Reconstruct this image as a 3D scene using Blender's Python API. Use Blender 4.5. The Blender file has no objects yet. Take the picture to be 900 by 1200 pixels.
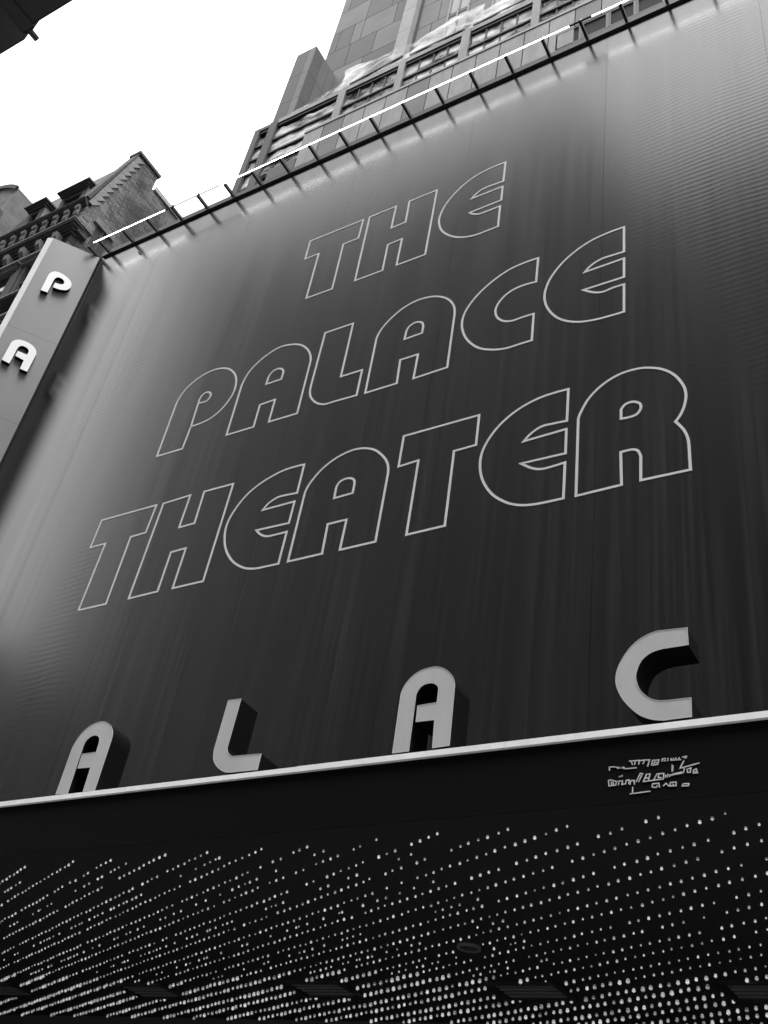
import bpy, bmesh, math, random
from mathutils import Vector, Matrix
from mathutils.geometry import tessellate_polygon
random.seed(7)
scene = bpy.context.scene
COL = scene.collection
EYE = 1.6                      # eye height; heights below are given above the eye and lifted by this

# ---------------------------------------------------------------- camera
cam_d = bpy.data.cameras.new("camera"); cam = bpy.data.objects.new("camera", cam_d); COL.objects.link(cam)
cam_d.sensor_fit = 'HORIZONTAL'; cam_d.sensor_width = 36.0; cam_d.lens = 36.0 * 1237.0 / 900.0
cam_d.clip_start = 0.05; cam_d.clip_end = 2000
R_, D_, F_ = (0.856806, 0.495246, 0.143578), (-0.210650, 0.590334, -0.779187), (-0.470648, 0.637368, 0.610125)
cam.matrix_world = Matrix(((R_[0], -D_[0], -F_[0], 0), (R_[1], -D_[1], -F_[1], 0), (R_[2], -D_[2], -F_[2], EYE), (0, 0, 0, 1)))
scene.camera = cam

# ---------------------------------------------------------------- sky, sun, exposure
SUN_EL, SUN_AZ = 68.0, 135.0    # elevation; compass bearing, +Y = 0, +X = 90
w = bpy.data.worlds.new("World"); scene.world = w; w.use_nodes = True
nt = w.node_tree; nt.nodes.clear()
sk = nt.nodes.new('ShaderNodeTexSky'); sk.sky_type = 'NISHITA'; sk.sun_disc = False
sk.sun_elevation = math.radians(SUN_EL); sk.sun_rotation = math.radians(SUN_AZ)
sk.air_density = 1.0; sk.dust_density = 6.0; sk.ozone_density = 1.0
bw = nt.nodes.new('ShaderNodeRGBToBW')
flat = nt.nodes.new('ShaderNodeMath'); flat.operation = 'MULTIPLY_ADD'      # overcast: evens the sky out
flat.inputs[1].default_value = 0.35; flat.inputs[2].default_value = 9.0
bg = nt.nodes.new('ShaderNodeBackground'); bg.inputs['Strength'].default_value = 0.12
wo = nt.nodes.new('ShaderNodeOutputWorld')
nt.links.new(sk.outputs[0], bw.inputs[0]); nt.links.new(bw.outputs[0], flat.inputs[0])
nt.links.new(flat.outputs[0], bg.inputs['Color']); nt.links.new(bg.outputs[0], wo.inputs[0])
sun_d = bpy.data.lights.new("sun", 'SUN'); sun_d.energy = 1.5; sun_d.angle = math.radians(25); sun_d.color = (1, 1, 1)
sun = bpy.data.objects.new("sun", sun_d); COL.objects.link(sun)
_e, _a = math.radians(SUN_EL), math.radians(SUN_AZ)
_dir = Vector((math.cos(_e) * math.sin(_a), math.cos(_e) * math.cos(_a), math.sin(_e)))
sun.rotation_euler = _dir.to_track_quat('Z', 'Y').to_euler(); sun.location = (0, -10, 80)
scene.view_settings.view_transform = 'Standard'; scene.view_settings.look = 'None'
scene.view_settings.gamma = 1.0; scene.view_settings.exposure = 1.15
scene.view_settings.use_curve_mapping = False

# ---------------------------------------------------------------- helpers
ROOT = {}
def tag(o, label=None, cat=None, group=None, kind=None):
    if label: o["label"] = label
    if cat: o["category"] = cat
    if group: o["group"] = group
    if kind: o["kind"] = kind
    return o
def thing(name, label, cat, loc, group=None):
    o = bpy.data.objects.new(name, None); COL.objects.link(o); o.empty_display_size = 0.3
    o.location = (loc[0], loc[1], loc[2]); ROOT[o] = Vector(loc)
    return tag(o, label, cat, group)
class MB:
    """collects faces in street coordinates (x along the street, y towards the theatre, z above the eye)"""
    def __init__(s): s.v = []; s.f = []
    def add(s, vs, fs):
        n = len(s.v); s.v += [(a, b, c + EYE) for a, b, c in vs]; s.f += [tuple(n + i for i in f) for f in fs]; return s
    def box(s, x0, x1, y0, y1, z0, z1):
        return s.add([(x0,y0,z0),(x1,y0,z0),(x1,y1,z0),(x0,y1,z0),(x0,y0,z1),(x1,y0,z1),(x1,y1,z1),(x0,y1,z1)],
                     [(3,2,1,0),(4,5,6,7),(0,1,5,4),(1,2,6,5),(2,3,7,6),(3,0,4,7)])
    def prism(s, poly, fn0, fn1):
        """closed prism between two placements of the 2-D outline poly"""
        n = len(poly); a = [fn0(*p) for p in poly]; b = [fn1(*p) for p in poly]
        tr = tessellate_polygon([[Vector((p[0], p[1], 0)) for p in poly]])
        s.add(a + b, [tuple(t) for t in tr] + [tuple(n + i for i in reversed(t)) for t in tr] +
              [(i, (i+1) % n, n + (i+1) % n, n + i) for i in range(n)])
        return s
    def tube(s, p, q, r, n=8, r2=None):
        p = Vector(p); q = Vector(q); d = (q - p).normalized(); r2 = r if r2 is None else r2
        u = d.orthogonal().normalized(); t = d.cross(u)
        A = [tuple(p + (u*math.cos(k*2*math.pi/n) + t*math.sin(k*2*math.pi/n))*r) for k in range(n)]
        Bv = [tuple(q + (u*math.cos(k*2*math.pi/n) + t*math.sin(k*2*math.pi/n))*r2) for k in range(n)]
        return s.add(A + Bv, [(k, (k+1) % n, n+(k+1) % n, n+k) for k in range(n)] + [tuple(reversed(range(n))), tuple(range(n, 2*n))])
    def build(s, name, mat, parent=None, smooth=False, bevel=0, recalc=True):
        off = ROOT.get(parent, Vector((0, 0, 0)))
        me = bpy.data.meshes.new(name)
        me.from_pydata([(a-off.x, b-off.y, c-off.z) for a, b, c in s.v], [], s.f); me.update()
        if recalc or bevel:
            bm = bmesh.new(); bm.from_mesh(me)
            if recalc: bmesh.ops.recalc_face_normals(bm, faces=bm.faces)
            if bevel: bmesh.ops.bevel(bm, geom=list(bm.edges), offset=bevel, segments=1, affect='EDGES')
            bm.to_mesh(me); bm.free()
        if smooth: me.polygons.foreach_set('use_smooth', [True]*len(me.polygons))
        me.materials.append(mat)
        o = bpy.data.objects.new(name, me); COL.objects.link(o)
        if parent is not None: o.parent = parent
        ROOT[o] = off
        return o
def box(name, mat, parent, *b, **k): return MB().box(*b).build(name, mat, parent, **k)
def place(name, mesh, parent, loc, rot=0):
    """another object on shared mesh data, at street coordinates loc"""
    o = bpy.data.objects.new(name, mesh); COL.objects.link(o); off = ROOT.get(parent, Vector((0, 0, 0)))
    o.location = (loc[0]-off.x, loc[1]-off.y, loc[2]+EYE-off.z); o.rotation_euler = (0, 0, rot); o.parent = parent; ROOT[o] = off
    return o
def curve(ctrl, closed=True, n=6):
    """control points (a, b, smooth): Catmull-Rom through the smooth ones, corners elsewhere"""
    m = len(ctrl); out = []; rng = range(m) if closed else range(m-1)
    for i in rng:
        p1 = ctrl[i]; p2 = ctrl[(i+1) % m]
        out.append((p1[0], p1[1]))
        if not (p1[2] or p2[2]): continue
        p0 = ctrl[(i-1) % m] if p1[2] else None; p3 = ctrl[(i+2) % m] if p2[2] else None
        P1, P2 = Vector(p1[:2]), Vector(p2[:2])
        m2 = (Vector(p3[:2])-P1)*.5 if p3 else None
        m1 = (P2-Vector(p0[:2]))*.5 if p0 else None
        if m1 is None: m1 = (P2-P1)*1.5 - m2*.5
        if m2 is None: m2 = (P2-P1)*1.5 - m1*.5
        for k in range(1, n):
            t = k/n; q = P1*(2*t**3-3*t*t+1) + m1*(t**3-2*t*t+t) + P2*(-2*t**3+3*t*t) + m2*(t**3-t*t)
            out.append((q.x, q.y))
    if not closed: out.append(ctrl[-1][:2])
    return out
def stroke(mb, pts, closed, wd, fn0, fn1):
    """ribbon of width wd along pts with mitred corners, from placement fn0 (front) to fn1 (back)"""
    m = len(pts); P = [Vector(p) for p in pts]; L = []; Rr = []
    for i in range(m):
        a = P[i-1] if (closed or i > 0) else None; b = P[(i+1) % m] if (closed or i < m-1) else None
        d1 = (P[i]-a).normalized() if a is not None else None; d2 = (b-P[i]).normalized() if b is not None else None
        if d1 is None: d1 = d2
        if d2 is None: d2 = d1
        n1 = Vector((-d1.y, d1.x)); n2 = Vector((-d2.y, d2.x)); nn = n1+n2
        nn = n1 if nn.length < 1e-3 else nn.normalized()
        k = (wd/2)/max(.38, nn.dot(n1))
        L.append(P[i]+nn*k); Rr.append(P[i]-nn*k)
    vs = [fn0(*p) for p in L] + [fn0(*p) for p in Rr] + [fn1(*p) for p in L] + [fn1(*p) for p in Rr]
    fs = []
    for i in range(m if closed else m-1):
        j = (i+1) % m
        fs += [(i, j, m+j, m+i), (2*m+i, 3*m+i, 3*m+j, 2*m+j), (i, 2*m+i, 2*m+j, j), (m+i, m+j, 3*m+j, 3*m+i)]
    if not closed:
        for i in (0, m-1): fs.append((i, m+i, 3*m+i, 2*m+i))
    mb.add(vs, fs)

# ---------------------------------------------------------------- materials (the photograph is black and white: all greys)
def g(v): return (v, v, v, 1)
def material(name, base, rough=.6, metal=0., spec=.5, var=.0, scale=3., stretch=(1, 1, 1), rvar=0., bump=0., bscale=20., detail=5):
    m = bpy.data.materials.new(name); m.use_nodes = True; t = m.node_tree; b = t.nodes['Principled BSDF']
    b.inputs['Base Color'].default_value = g(base); b.inputs['Roughness'].default_value = rough
    b.inputs['Metallic'].default_value = metal; b.inputs['Specular IOR Level'].default_value = spec
    geo = t.nodes.new('ShaderNodeNewGeometry'); mp = t.nodes.new('ShaderNodeMapping'); mp.inputs['Scale'].default_value = stretch
    t.links.new(geo.outputs['Position'], mp.inputs[0])
    if var or rvar:
        nz = t.nodes.new('ShaderNodeTexNoise'); nz.inputs['Scale'].default_value = scale; nz.inputs['Detail'].default_value = detail
        nz.inputs['Roughness'].default_value = .6
        t.links.new(mp.outputs[0], nz.inputs[0])
        if var:
            r = t.nodes.new('ShaderNodeMapRange'); r.inputs[1].default_value = .25; r.inputs[2].default_value = .75
            r.inputs[3].default_value = base*(1-var); r.inputs[4].default_value = base*(1+var)
            t.links.new(nz.outputs[0], r.inputs[0]); t.links.new(r.outputs[0], b.inputs['Base Color'])
        if rvar:
            r = t.nodes.new('ShaderNodeMapRange'); r.inputs[1].default_value = .3; r.inputs[2].default_value = .7
            r.inputs[3].default_value = max(.02, rough-rvar); r.inputs[4].default_value = rough+rvar
            t.links.new(nz.outputs[0], r.inputs[0]); t.links.new(r.outputs[0], b.inputs['Roughness'])
    if bump:
        n2 = t.nodes.new('ShaderNodeTexNoise'); n2.inputs['Scale'].default_value = bscale; n2.inputs['Detail'].default_value = 4
        t.links.new(mp.outputs[0], n2.inputs[0])
        bp = t.nodes.new('ShaderNodeBump'); bp.inputs['Strength'].default_value = bump; bp.inputs['Distance'].default_value = .02
        t.links.new(n2.outputs[0], bp.inputs['Height']); t.links.new(bp.outputs[0], b.inputs['Normal'])
    return m
def vinyl_material():
    m = bpy.data.materials.new("billboard_vinyl"); m.use_nodes = True; t = m.node_tree; b = t.nodes['Principled BSDF']; N = t.nodes.new; Lk = t.links.new
    geo = N('ShaderNodeNewGeometry')
    def noise(scl, sc, det=4, rough=.6):
        mp = N('ShaderNodeMapping'); mp.inputs['Scale'].default_value = scl; Lk(geo.outputs['Position'], mp.inputs[0])
        n = N('ShaderNodeTexNoise'); n.inputs['Scale'].default_value = sc; n.inputs['Detail'].default_value = det; n.inputs['Roughness'].default_value = rough
        Lk(mp.outputs[0], n.inputs[0]); return n.outputs[0]
    def rng(x, a, bb, c, d):
        r = N('ShaderNodeMapRange'); r.inputs[1].default_value = a; r.inputs[2].default_value = bb; r.inputs[3].default_value = c; r.inputs[4].default_value = d
        Lk(x, r.inputs[0]); return r.outputs[0]
    def math_(op, x, y):
        q = N('ShaderNodeMath'); q.operation = op
        for i, a in enumerate((x, y)):
            if isinstance(a, (int, float)): q.inputs[i].default_value = a
            else: Lk(a, q.inputs[i])
        return q.outputs[0]
    streak = noise((1, 1, .03), 3.0, 3, .55)          # rain streaks running down the sheet
    fine = noise((1, 1, .02), 10, 0, .5)
    blotch = noise((1, 1, .6), .35, 3)
    s = math_('ADD', math_('MULTIPLY', streak, .8), math_('MULTIPLY', fine, .2))
    thin = noise((1, 1, .016), 13, 2, .6)
    col = math_('MULTIPLY', math_('MULTIPLY', rng(s, .35, .68, .005, .014), rng(thin, .42, .72, .7, 2.0)), rng(blotch, .3, .7, .8, 1.2))
    Lk(col, b.inputs['Base Color'])
    Lk(rng(s, .36, .64, .225, .185), b.inputs['Roughness'])
    b.inputs['Specular IOR Level'].default_value = .95
    # woven ribs running across, strongest where the sheet is slack, and soft vertical waviness
    sx = N('ShaderNodeSeparateXYZ'); Lk(geo.outputs['Position'], sx.inputs[0])
    rib = math_('SINE', math_('MULTIPLY', math_('ADD', sx.outputs[2], math_('MULTIPLY', noise((1, 1, 1), .8, 1), .2)), 56.0), 0)
    slack = rng(noise((1, 1, .25), .4, 1), .47, .68, 0.02, .55)
    slack = math_('MAXIMUM', slack, math_('MULTIPLY', rng(sx.outputs[0], -4.2, -2.2, 0, 1), rng(noise((1, 1, .3), 1.1, 2), .35, .6, .25, 1)))
    h = math_('ADD', math_('MULTIPLY', math_('MULTIPLY', rib, slack), .00052), math_('MULTIPLY', noise((1, 1, .04), 2.2, 0), .0007))
    bp = N('ShaderNodeBump'); bp.inputs['Strength'].default_value = .55; bp.inputs['Distance'].default_value = 1.0
    Lk(h, bp.inputs['Height']); Lk(bp.outputs[0], b.inputs['Normal'])
    return m
def brick_material(name, c1, c2, mortar, side):
    m = bpy.data.materials.new(name); m.use_nodes = True; t = m.node_tree; b = t.nodes['Principled BSDF']; N = t.nodes.new; Lk = t.links.new
    geo = N('ShaderNodeNewGeometry'); sx = N('ShaderNodeSeparateXYZ'); cb = N('ShaderNodeCombineXYZ')
    Lk(geo.outputs['Position'], sx.inputs[0]); Lk(sx.outputs[1 if side else 0], cb.inputs[0]); Lk(sx.outputs[2], cb.inputs[1])
    br = N('ShaderNodeTexBrick'); br.inputs['Scale'].default_value = 1; br.inputs['Brick Width'].default_value = .3; br.inputs['Row Height'].default_value = .1
    br.inputs['Mortar Size'].default_value = .012; br.inputs['Color1'].default_value = g(c1); br.inputs['Color2'].default_value = g(c2); br.inputs['Mortar'].default_value = g(mortar)
    br.inputs['Bias'].default_value = 0
    Lk(cb.outputs[0], br.inputs[0])
    nz = N('ShaderNodeTexNoise'); nz.inputs['Scale'].default_value = .9; nz.inputs['Detail'].default_value = 6; Lk(geo.outputs['Position'], nz.inputs[0])
    r = N('ShaderNodeMapRange'); r.inputs[1].default_value = .35; r.inputs[2].default_value = .65; r.inputs[3].default_value = .28; r.inputs[4].default_value = 1.35
    Lk(nz.outputs[0], r.inputs[0])
    mx = N('ShaderNodeMix'); mx.data_type = 'RGBA'; mx.blend_type = 'MULTIPLY'; mx.inputs[0].default_value = 1
    Lk(br.outputs[0], mx.inputs[6]); Lk(r.outputs[0], mx.inputs[7]); Lk(mx.outputs[2], b.inputs['Base Color'])
    bp = N('ShaderNodeBump'); bp.inputs['Strength'].default_value = .8; bp.inputs['Distance'].default_value = .02; bp.invert = True
    Lk(br.outputs['Fac'], bp.inputs['Height']); Lk(bp.outputs[0], b.inputs['Normal']); b.inputs['Roughness'].default_value = .85
    return m
def plastic_material():
    m = bpy.data.materials.new("plastic_sheeting"); m.use_nodes = True; t = m.node_tree; b = t.nodes['Principled BSDF']; N = t.nodes.new; Lk = t.links.new
    geo = N('ShaderNodeNewGeometry'); mp = N('ShaderNodeMapping'); mp.inputs['Scale'].default_value = (.7, .7, 1.5); mp.inputs['Rotation'].default_value = (0, .5, 0)
    Lk(geo.outputs['Position'], mp.inputs[0])
    nz = N('ShaderNodeTexNoise'); nz.inputs['Scale'].default_value = .8; nz.inputs['Detail'].default_value = 4; nz.inputs['Distortion'].default_value = .6; Lk(mp.outputs[0], nz.inputs[0])
    r = N('ShaderNodeMapRange'); r.inputs[1].default_value = .40; r.inputs[2].default_value = .62; r.inputs[3].default_value = .08; r.inputs[4].default_value = .95
    Lk(nz.outputs[0], r.inputs[0]); Lk(r.outputs[0], b.inputs['Alpha'])
    b.inputs['Base Color'].default_value = g(.66); b.inputs['Roughness'].default_value = .3
    bp = N('ShaderNodeBump'); bp.inputs['Strength'].default_value = .3; bp.inputs['Distance'].default_value = .1
    Lk(nz.outputs[0], bp.inputs['Height']); Lk(bp.outputs[0], b.inputs['Normal'])
    return m
M_VINYL = vinyl_material()
M_PRINT = material("white_print", .56, .45, var=.08, scale=2)
M_BLACK = material("black_steel", .012, .45, var=.3, scale=6)
M_WHITE = material("white_enamel", .86, .4, var=.1, scale=4)
M_GLOSSBLACK = material("black_gloss_panel", .005, .7, spec=.03, rvar=.06, scale=1.2)
M_SOFFIT = material("black_soffit", .022, .85, spec=.04, rvar=.08, scale=2)
M_LFACE = material("grey_letter_face", .43, .5, var=.14, scale=1.6, stretch=(1, 1, .5))
M_LSIDE = material("black_letter_return", .004, .7, spec=.05)
M_BFACE = material("grey_sign_panel", .11, .45, var=.16, scale=1.2, stretch=(1, 1, .4))
M_BLET = material("white_letter_face", .66, .45)
M_BTRIM = material("light_sign_trim", .72, .5, var=.1, scale=3)
M_LEDGE = material("grey_letter_edge", .47, .5)
M_BULB = material("bulb_glass", .85, .12, metal=.85)
_b = M_BULB.node_tree.nodes['Principled BSDF']; _b.inputs['Emission Color'].default_value = g(1); _b.inputs['Emission Strength'].default_value = .1  # weak glow put in for the glints on the bulb glass
_t = M_BULB.node_tree; _g = _t.nodes.new('ShaderNodeNewGeometry'); _n = _t.nodes.new('ShaderNodeTexNoise'); _n.inputs['Scale'].default_value = 7; _n.inputs['Detail'].default_value = 3
_r = _t.nodes.new('ShaderNodeMapRange'); _r.inputs[1].default_value = .36; _r.inputs[2].default_value = .66; _r.inputs[3].default_value = .025; _r.inputs[4].default_value = .24
_t.links.new(_g.outputs['Position'], _n.inputs[0]); _t.links.new(_n.outputs[0], _r.inputs[0]); _t.links.new(_r.outputs[0], _b.inputs['Emission Strength'])
M_BULB.cycles.emission_sampling = 'NONE'
M_TUBE = material("lit_tube", .8, .4)
_b = M_TUBE.node_tree.nodes['Principled BSDF']; _b.inputs['Emission Color'].default_value = g(1); _b.inputs['Emission Strength'].default_value = 6.0
M_SOCKET = material("louvre_metal", .13, .4, metal=.0)
M_CLAD = material("grey_cladding", .075, .6, spec=.3, var=.16, scale=.5, bump=.03, bscale=2)
M_CLAD2 = material("grey_cladding_mottled", .10, .55, spec=.35, var=.22, scale=.8, bump=.03, bscale=2)
M_FRAME = material("grey_window_frame", .055, .6, spec=.3, var=.12, scale=2)
M_FILM_REFL = material("film_and_reflection_cladding", .10, .4, var=.7, scale=1.1, stretch=(1.6, 1, .55), detail=6)  # pale mottling: plastic film, plus bright reflection patches painted into the colour
M_LIGHTCLAD = material("pale_cladding", .24, .6, var=.15, scale=1.2)
M_DARK = material("dark_gasket", .012, .6)
M_PANE = material("window_glass", .03, .06, spec=.8)
M_PLASTIC = plastic_material()
M_LOUVRE = material("dark_louvre", .03, .5)
M_BRICKS = brick_material("party_wall_brick", .15, .04, .20, True)
M_BRICKF = brick_material("facade_brick", .09, .055, .12, False)
M_STONE = material("weathered_stone", .15, .8, var=.45, scale=2.5, bump=.25, bscale=8)
M_DSTONE = material("dark_stone", .055, .8, var=.5, scale=2.5, bump=.25, bscale=8)
M_SLATE = material("roof_slate", .04, .6, var=.4, scale=3, bump=.2, bscale=10)
M_LEAD = material("lead_flashing", .22, .55, var=.2, scale=4)
M_ASPHALT = material("asphalt", .05, .85, var=.25, scale=2, bump=.3, bscale=60)
M_PAVE = material("concrete_pavement", .25, .85, var=.2, scale=1.5, bump=.2, bscale=40)
M_FACADE = material("dark_facade", .04, .7, var=.25, scale=.4)
M_FACADE2 = material("brown_facade", .055, .75, var=.25, scale=.4)
M_FACADE3 = material("pale_facade", .14, .75, var=.2, scale=.4)

OUTLINES = [
  ('T', 1, [(-10.343,17.364,0),(-9.055,17.364,0),(-9.063,16.778,0),(-9.414,16.779,0),(-9.395,15.405,0),(-9.995,15.413,0),(-10.004,16.785,0),(-10.337,16.784,0)]),
  ('H', 1, [(-8.906,17.369,0),(-8.295,17.375,0),(-8.293,16.678,0),(-7.979,16.692,0),(-7.991,17.361,0),(-7.383,17.368,0),(-7.374,15.4,0),(-7.976,15.396,0),(-7.979,16.18,0),(-8.288,16.163,0),(-8.276,15.398,0),(-8.88,15.394,0)]),
  ('E', 1, [(-5.936,17.383,0),(-5.93,16.776,0),(-6.306,16.791,1),(-6.446,16.733,1),(-6.559,16.611,0),(-5.931,16.614,0),(-5.925,16.196,0),(-6.555,16.184,0),(-6.474,16.096,1),(-6.347,16.028,1),(-6.148,16.021,1),(-5.932,16.023,0),(-5.923,15.428,0),(-6.149,15.422,1),(-6.4,15.428,1),(-6.664,15.517,1),(-6.9,15.693,1),(-7.09,15.934,1),(-7.192,16.224,1),(-7.195,16.486,1),(-7.092,16.802,1),(-6.87,17.098,1),(-6.62,17.283,1),(-6.331,17.37,1)]),
  ('P', 1, [(-12.623,12.159,0),(-12.62,13.484,0),(-12.588,13.684,1),(-12.466,13.912,1),(-12.237,14.089,1),(-11.977,14.17,1),(-11.724,14.15,1),(-11.483,14.043,1),(-11.286,13.837,1),(-11.175,13.596,1),(-11.147,13.303,1),(-11.224,13.055,1),(-11.394,12.842,1),(-11.626,12.724,1),(-11.982,12.697,0),(-12.006,12.15,0)]),
  ('P', 0, [(-11.982,12.697,0),(-12.007,13.422,0),(-11.965,13.52,1),(-11.873,13.558,1),(-11.767,13.496,1),(-11.738,13.384,1),(-11.798,13.3,1),(-11.984,13.308,0)]),
  ('A', 1, [(-10.978,12.15,0),(-10.995,13.415,0),(-10.916,13.724,1),(-10.742,13.942,1),(-10.517,14.095,1),(-10.271,14.164,1),(-9.997,14.108,1),(-9.779,13.998,1),(-9.59,13.798,1),(-9.475,13.564,1),(-9.448,13.35,0),(-9.435,12.14,0),(-10.042,12.149,0),(-10.044,12.697,0),(-10.377,12.684,0),(-10.372,12.142,0)]),
  ('A', 1, [(-10.376,13.206,0),(-10.366,13.416,0),(-10.287,13.523,1),(-10.161,13.533,1),(-10.062,13.457,1),(-10.032,13.36,0),(-10.039,13.209,0)]),
  ('L', 1, [(-9.278,14.115,0),(-8.672,14.107,0),(-8.661,12.739,0),(-8.229,12.737,0),(-8.227,12.133,0),(-8.735,12.152,0),(-8.896,12.164,1),(-9.063,12.261,1),(-9.203,12.425,1),(-9.269,12.587,1),(-9.286,12.768,0)]),
  ('A', 1, [(-8.057,12.12,0),(-8.069,13.439,0),(-8.01,13.65,1),(-7.845,13.873,1),(-7.614,14.049,1),(-7.34,14.122,1),(-7.054,14.082,1),(-6.816,13.952,1),(-6.642,13.751,1),(-6.557,13.531,1),(-6.541,13.276,0),(-6.527,12.126,0),(-7.14,12.109,0),(-7.134,12.675,0),(-7.472,12.676,0),(-7.452,12.117,0)]),
  ('A', 1, [(-7.467,13.177,0),(-7.463,13.371,0),(-7.415,13.483,1),(-7.297,13.528,1),(-7.179,13.476,1),(-7.13,13.358,0),(-7.131,13.192,0)]),
  ('C', 1, [(-5.087,14.127,0),(-5.404,14.123,1),(-5.656,14.065,1),(-5.928,13.905,1),(-6.168,13.675,1),(-6.324,13.408,1),(-6.374,13.149,1),(-6.333,12.89,1),(-6.214,12.62,1),(-6.012,12.37,1),(-5.776,12.224,1),(-5.527,12.146,1),(-5.288,12.143,1),(-5.076,12.143,0),(-5.083,12.754,0),(-5.283,12.757,1),(-5.453,12.752,1),(-5.606,12.816,1),(-5.73,12.967,1),(-5.772,13.157,1),(-5.712,13.338,1),(-5.572,13.483,1),(-5.363,13.543,1),(-5.089,13.527,0)]),
  ('E', 1, [(-3.632,14.149,0),(-3.885,14.145,1),(-4.168,14.097,1),(-4.428,13.969,1),(-4.661,13.766,1),(-4.842,13.484,1),(-4.918,13.174,1),(-4.888,12.889,1),(-4.762,12.6,1),(-4.578,12.381,1),(-4.345,12.237,1),(-4.098,12.169,1),(-3.856,12.146,1),(-3.622,12.141,0),(-3.625,12.759,0),(-3.798,12.76,1),(-3.954,12.742,1),(-4.102,12.799,1),(-4.27,12.935,0),(-3.626,12.927,0),(-3.628,13.37,0),(-4.261,13.355,0),(-4.152,13.474,1),(-3.991,13.542,1),(-3.807,13.541,1),(-3.629,13.533,0)]),
  ('T', 1, [(-13.48,10.87,0),(-12.159,10.866,0),(-12.189,10.259,0),(-12.533,10.253,0),(-12.542,8.849,0),(-13.173,8.851,0),(-13.136,10.256,0),(-13.499,10.253,0)]),
  ('H', 1, [(-11.996,10.853,0),(-11.387,10.872,0),(-11.403,10.169,0),(-11.069,10.173,0),(-11.077,10.864,0),(-10.445,10.854,0),(-10.463,8.855,0),(-11.09,8.854,0),(-11.081,9.655,0),(-11.4,9.647,0),(-11.411,8.861,0),(-12.034,8.852,0)]),
  ('E', 1, [(-8.985,10.838,0),(-9.354,10.84,1),(-9.651,10.76,1),(-9.908,10.63,1),(-10.117,10.43,1),(-10.269,10.141,1),(-10.312,9.887,1),(-10.259,9.612,1),(-10.139,9.356,1),(-9.94,9.114,1),(-9.695,8.943,1),(-9.484,8.874,1),(-9.291,8.859,0),(-9.002,8.856,0),(-8.996,9.463,0),(-9.204,9.461,1),(-9.37,9.469,1),(-9.513,9.539,1),(-9.628,9.653,0),(-8.997,9.634,0),(-8.993,10.066,0),(-9.616,10.059,0),(-9.527,10.176,1),(-9.377,10.252,1),(-9.238,10.257,1),(-8.984,10.238,0)]),
  ('A', 1, [(-8.826,8.854,0),(-8.826,10.184,0),(-8.768,10.373,1),(-8.602,10.605,1),(-8.366,10.773,1),(-8.086,10.85,1),(-7.842,10.823,1),(-7.613,10.708,1),(-7.425,10.507,1),(-7.323,10.317,1),(-7.291,10.122,0),(-7.289,8.848,0),(-7.896,8.848,0),(-7.89,9.409,0),(-8.227,9.41,0),(-8.209,8.853,0)]),
  ('A', 1, [(-8.215,9.911,0),(-8.22,10.126,0),(-8.175,10.228,1),(-8.051,10.263,1),(-7.924,10.211,1),(-7.881,10.099,0),(-7.881,9.921,0)]),
  ('T', 1, [(-7.124,10.842,0),(-5.836,10.838,0),(-5.83,10.239,0),(-6.186,10.234,0),(-6.168,8.846,0),(-6.778,8.842,0),(-6.781,10.24,0),(-7.121,10.22,0)]),
  ('E', 1, [(-4.433,10.855,0),(-4.774,10.853,1),(-5.035,10.797,1),(-5.273,10.682,1),(-5.484,10.501,1),(-5.643,10.261,1),(-5.721,10.012,1),(-5.713,9.741,1),(-5.637,9.482,1),(-5.482,9.219,1),(-5.274,9.023,1),(-5.078,8.914,1),(-4.869,8.862,1),(-4.666,8.849,1),(-4.423,8.846,0),(-4.427,9.468,0),(-4.657,9.45,1),(-4.782,9.458,1),(-4.91,9.515,1),(-5.078,9.649,0),(-4.426,9.631,0),(-4.432,10.08,0),(-5.067,10.059,0),(-4.952,10.183,1),(-4.806,10.256,1),(-4.635,10.252,1),(-4.43,10.235,0)]),
  ('R', 1, [(-4.249,8.836,0),(-4.263,10.199,0),(-4.234,10.318,1),(-4.119,10.554,1),(-3.924,10.749,1),(-3.684,10.86,1),(-3.446,10.872,1),(-3.254,10.823,1),(-3.066,10.714,1),(-2.915,10.547,1),(-2.809,10.327,1),(-2.775,10.132,1),(-2.801,9.949,1),(-2.854,9.805,1),(-2.926,9.701,0),(-2.832,9.544,1),(-2.779,9.382,1),(-2.765,9.223,0),(-2.76,8.833,0),(-3.387,8.847,0),(-3.385,9.254,0),(-3.429,9.364,1),(-3.509,9.403,1),(-3.652,9.404,0),(-3.638,8.846,0)]),
  ('R', 1, [(-3.652,10.001,0),(-3.653,10.17,0),(-3.594,10.248,1),(-3.489,10.261,1),(-3.395,10.196,1),(-3.381,10.101,1),(-3.427,10.02,1),(-3.51,9.993,1)]),
]
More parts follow.
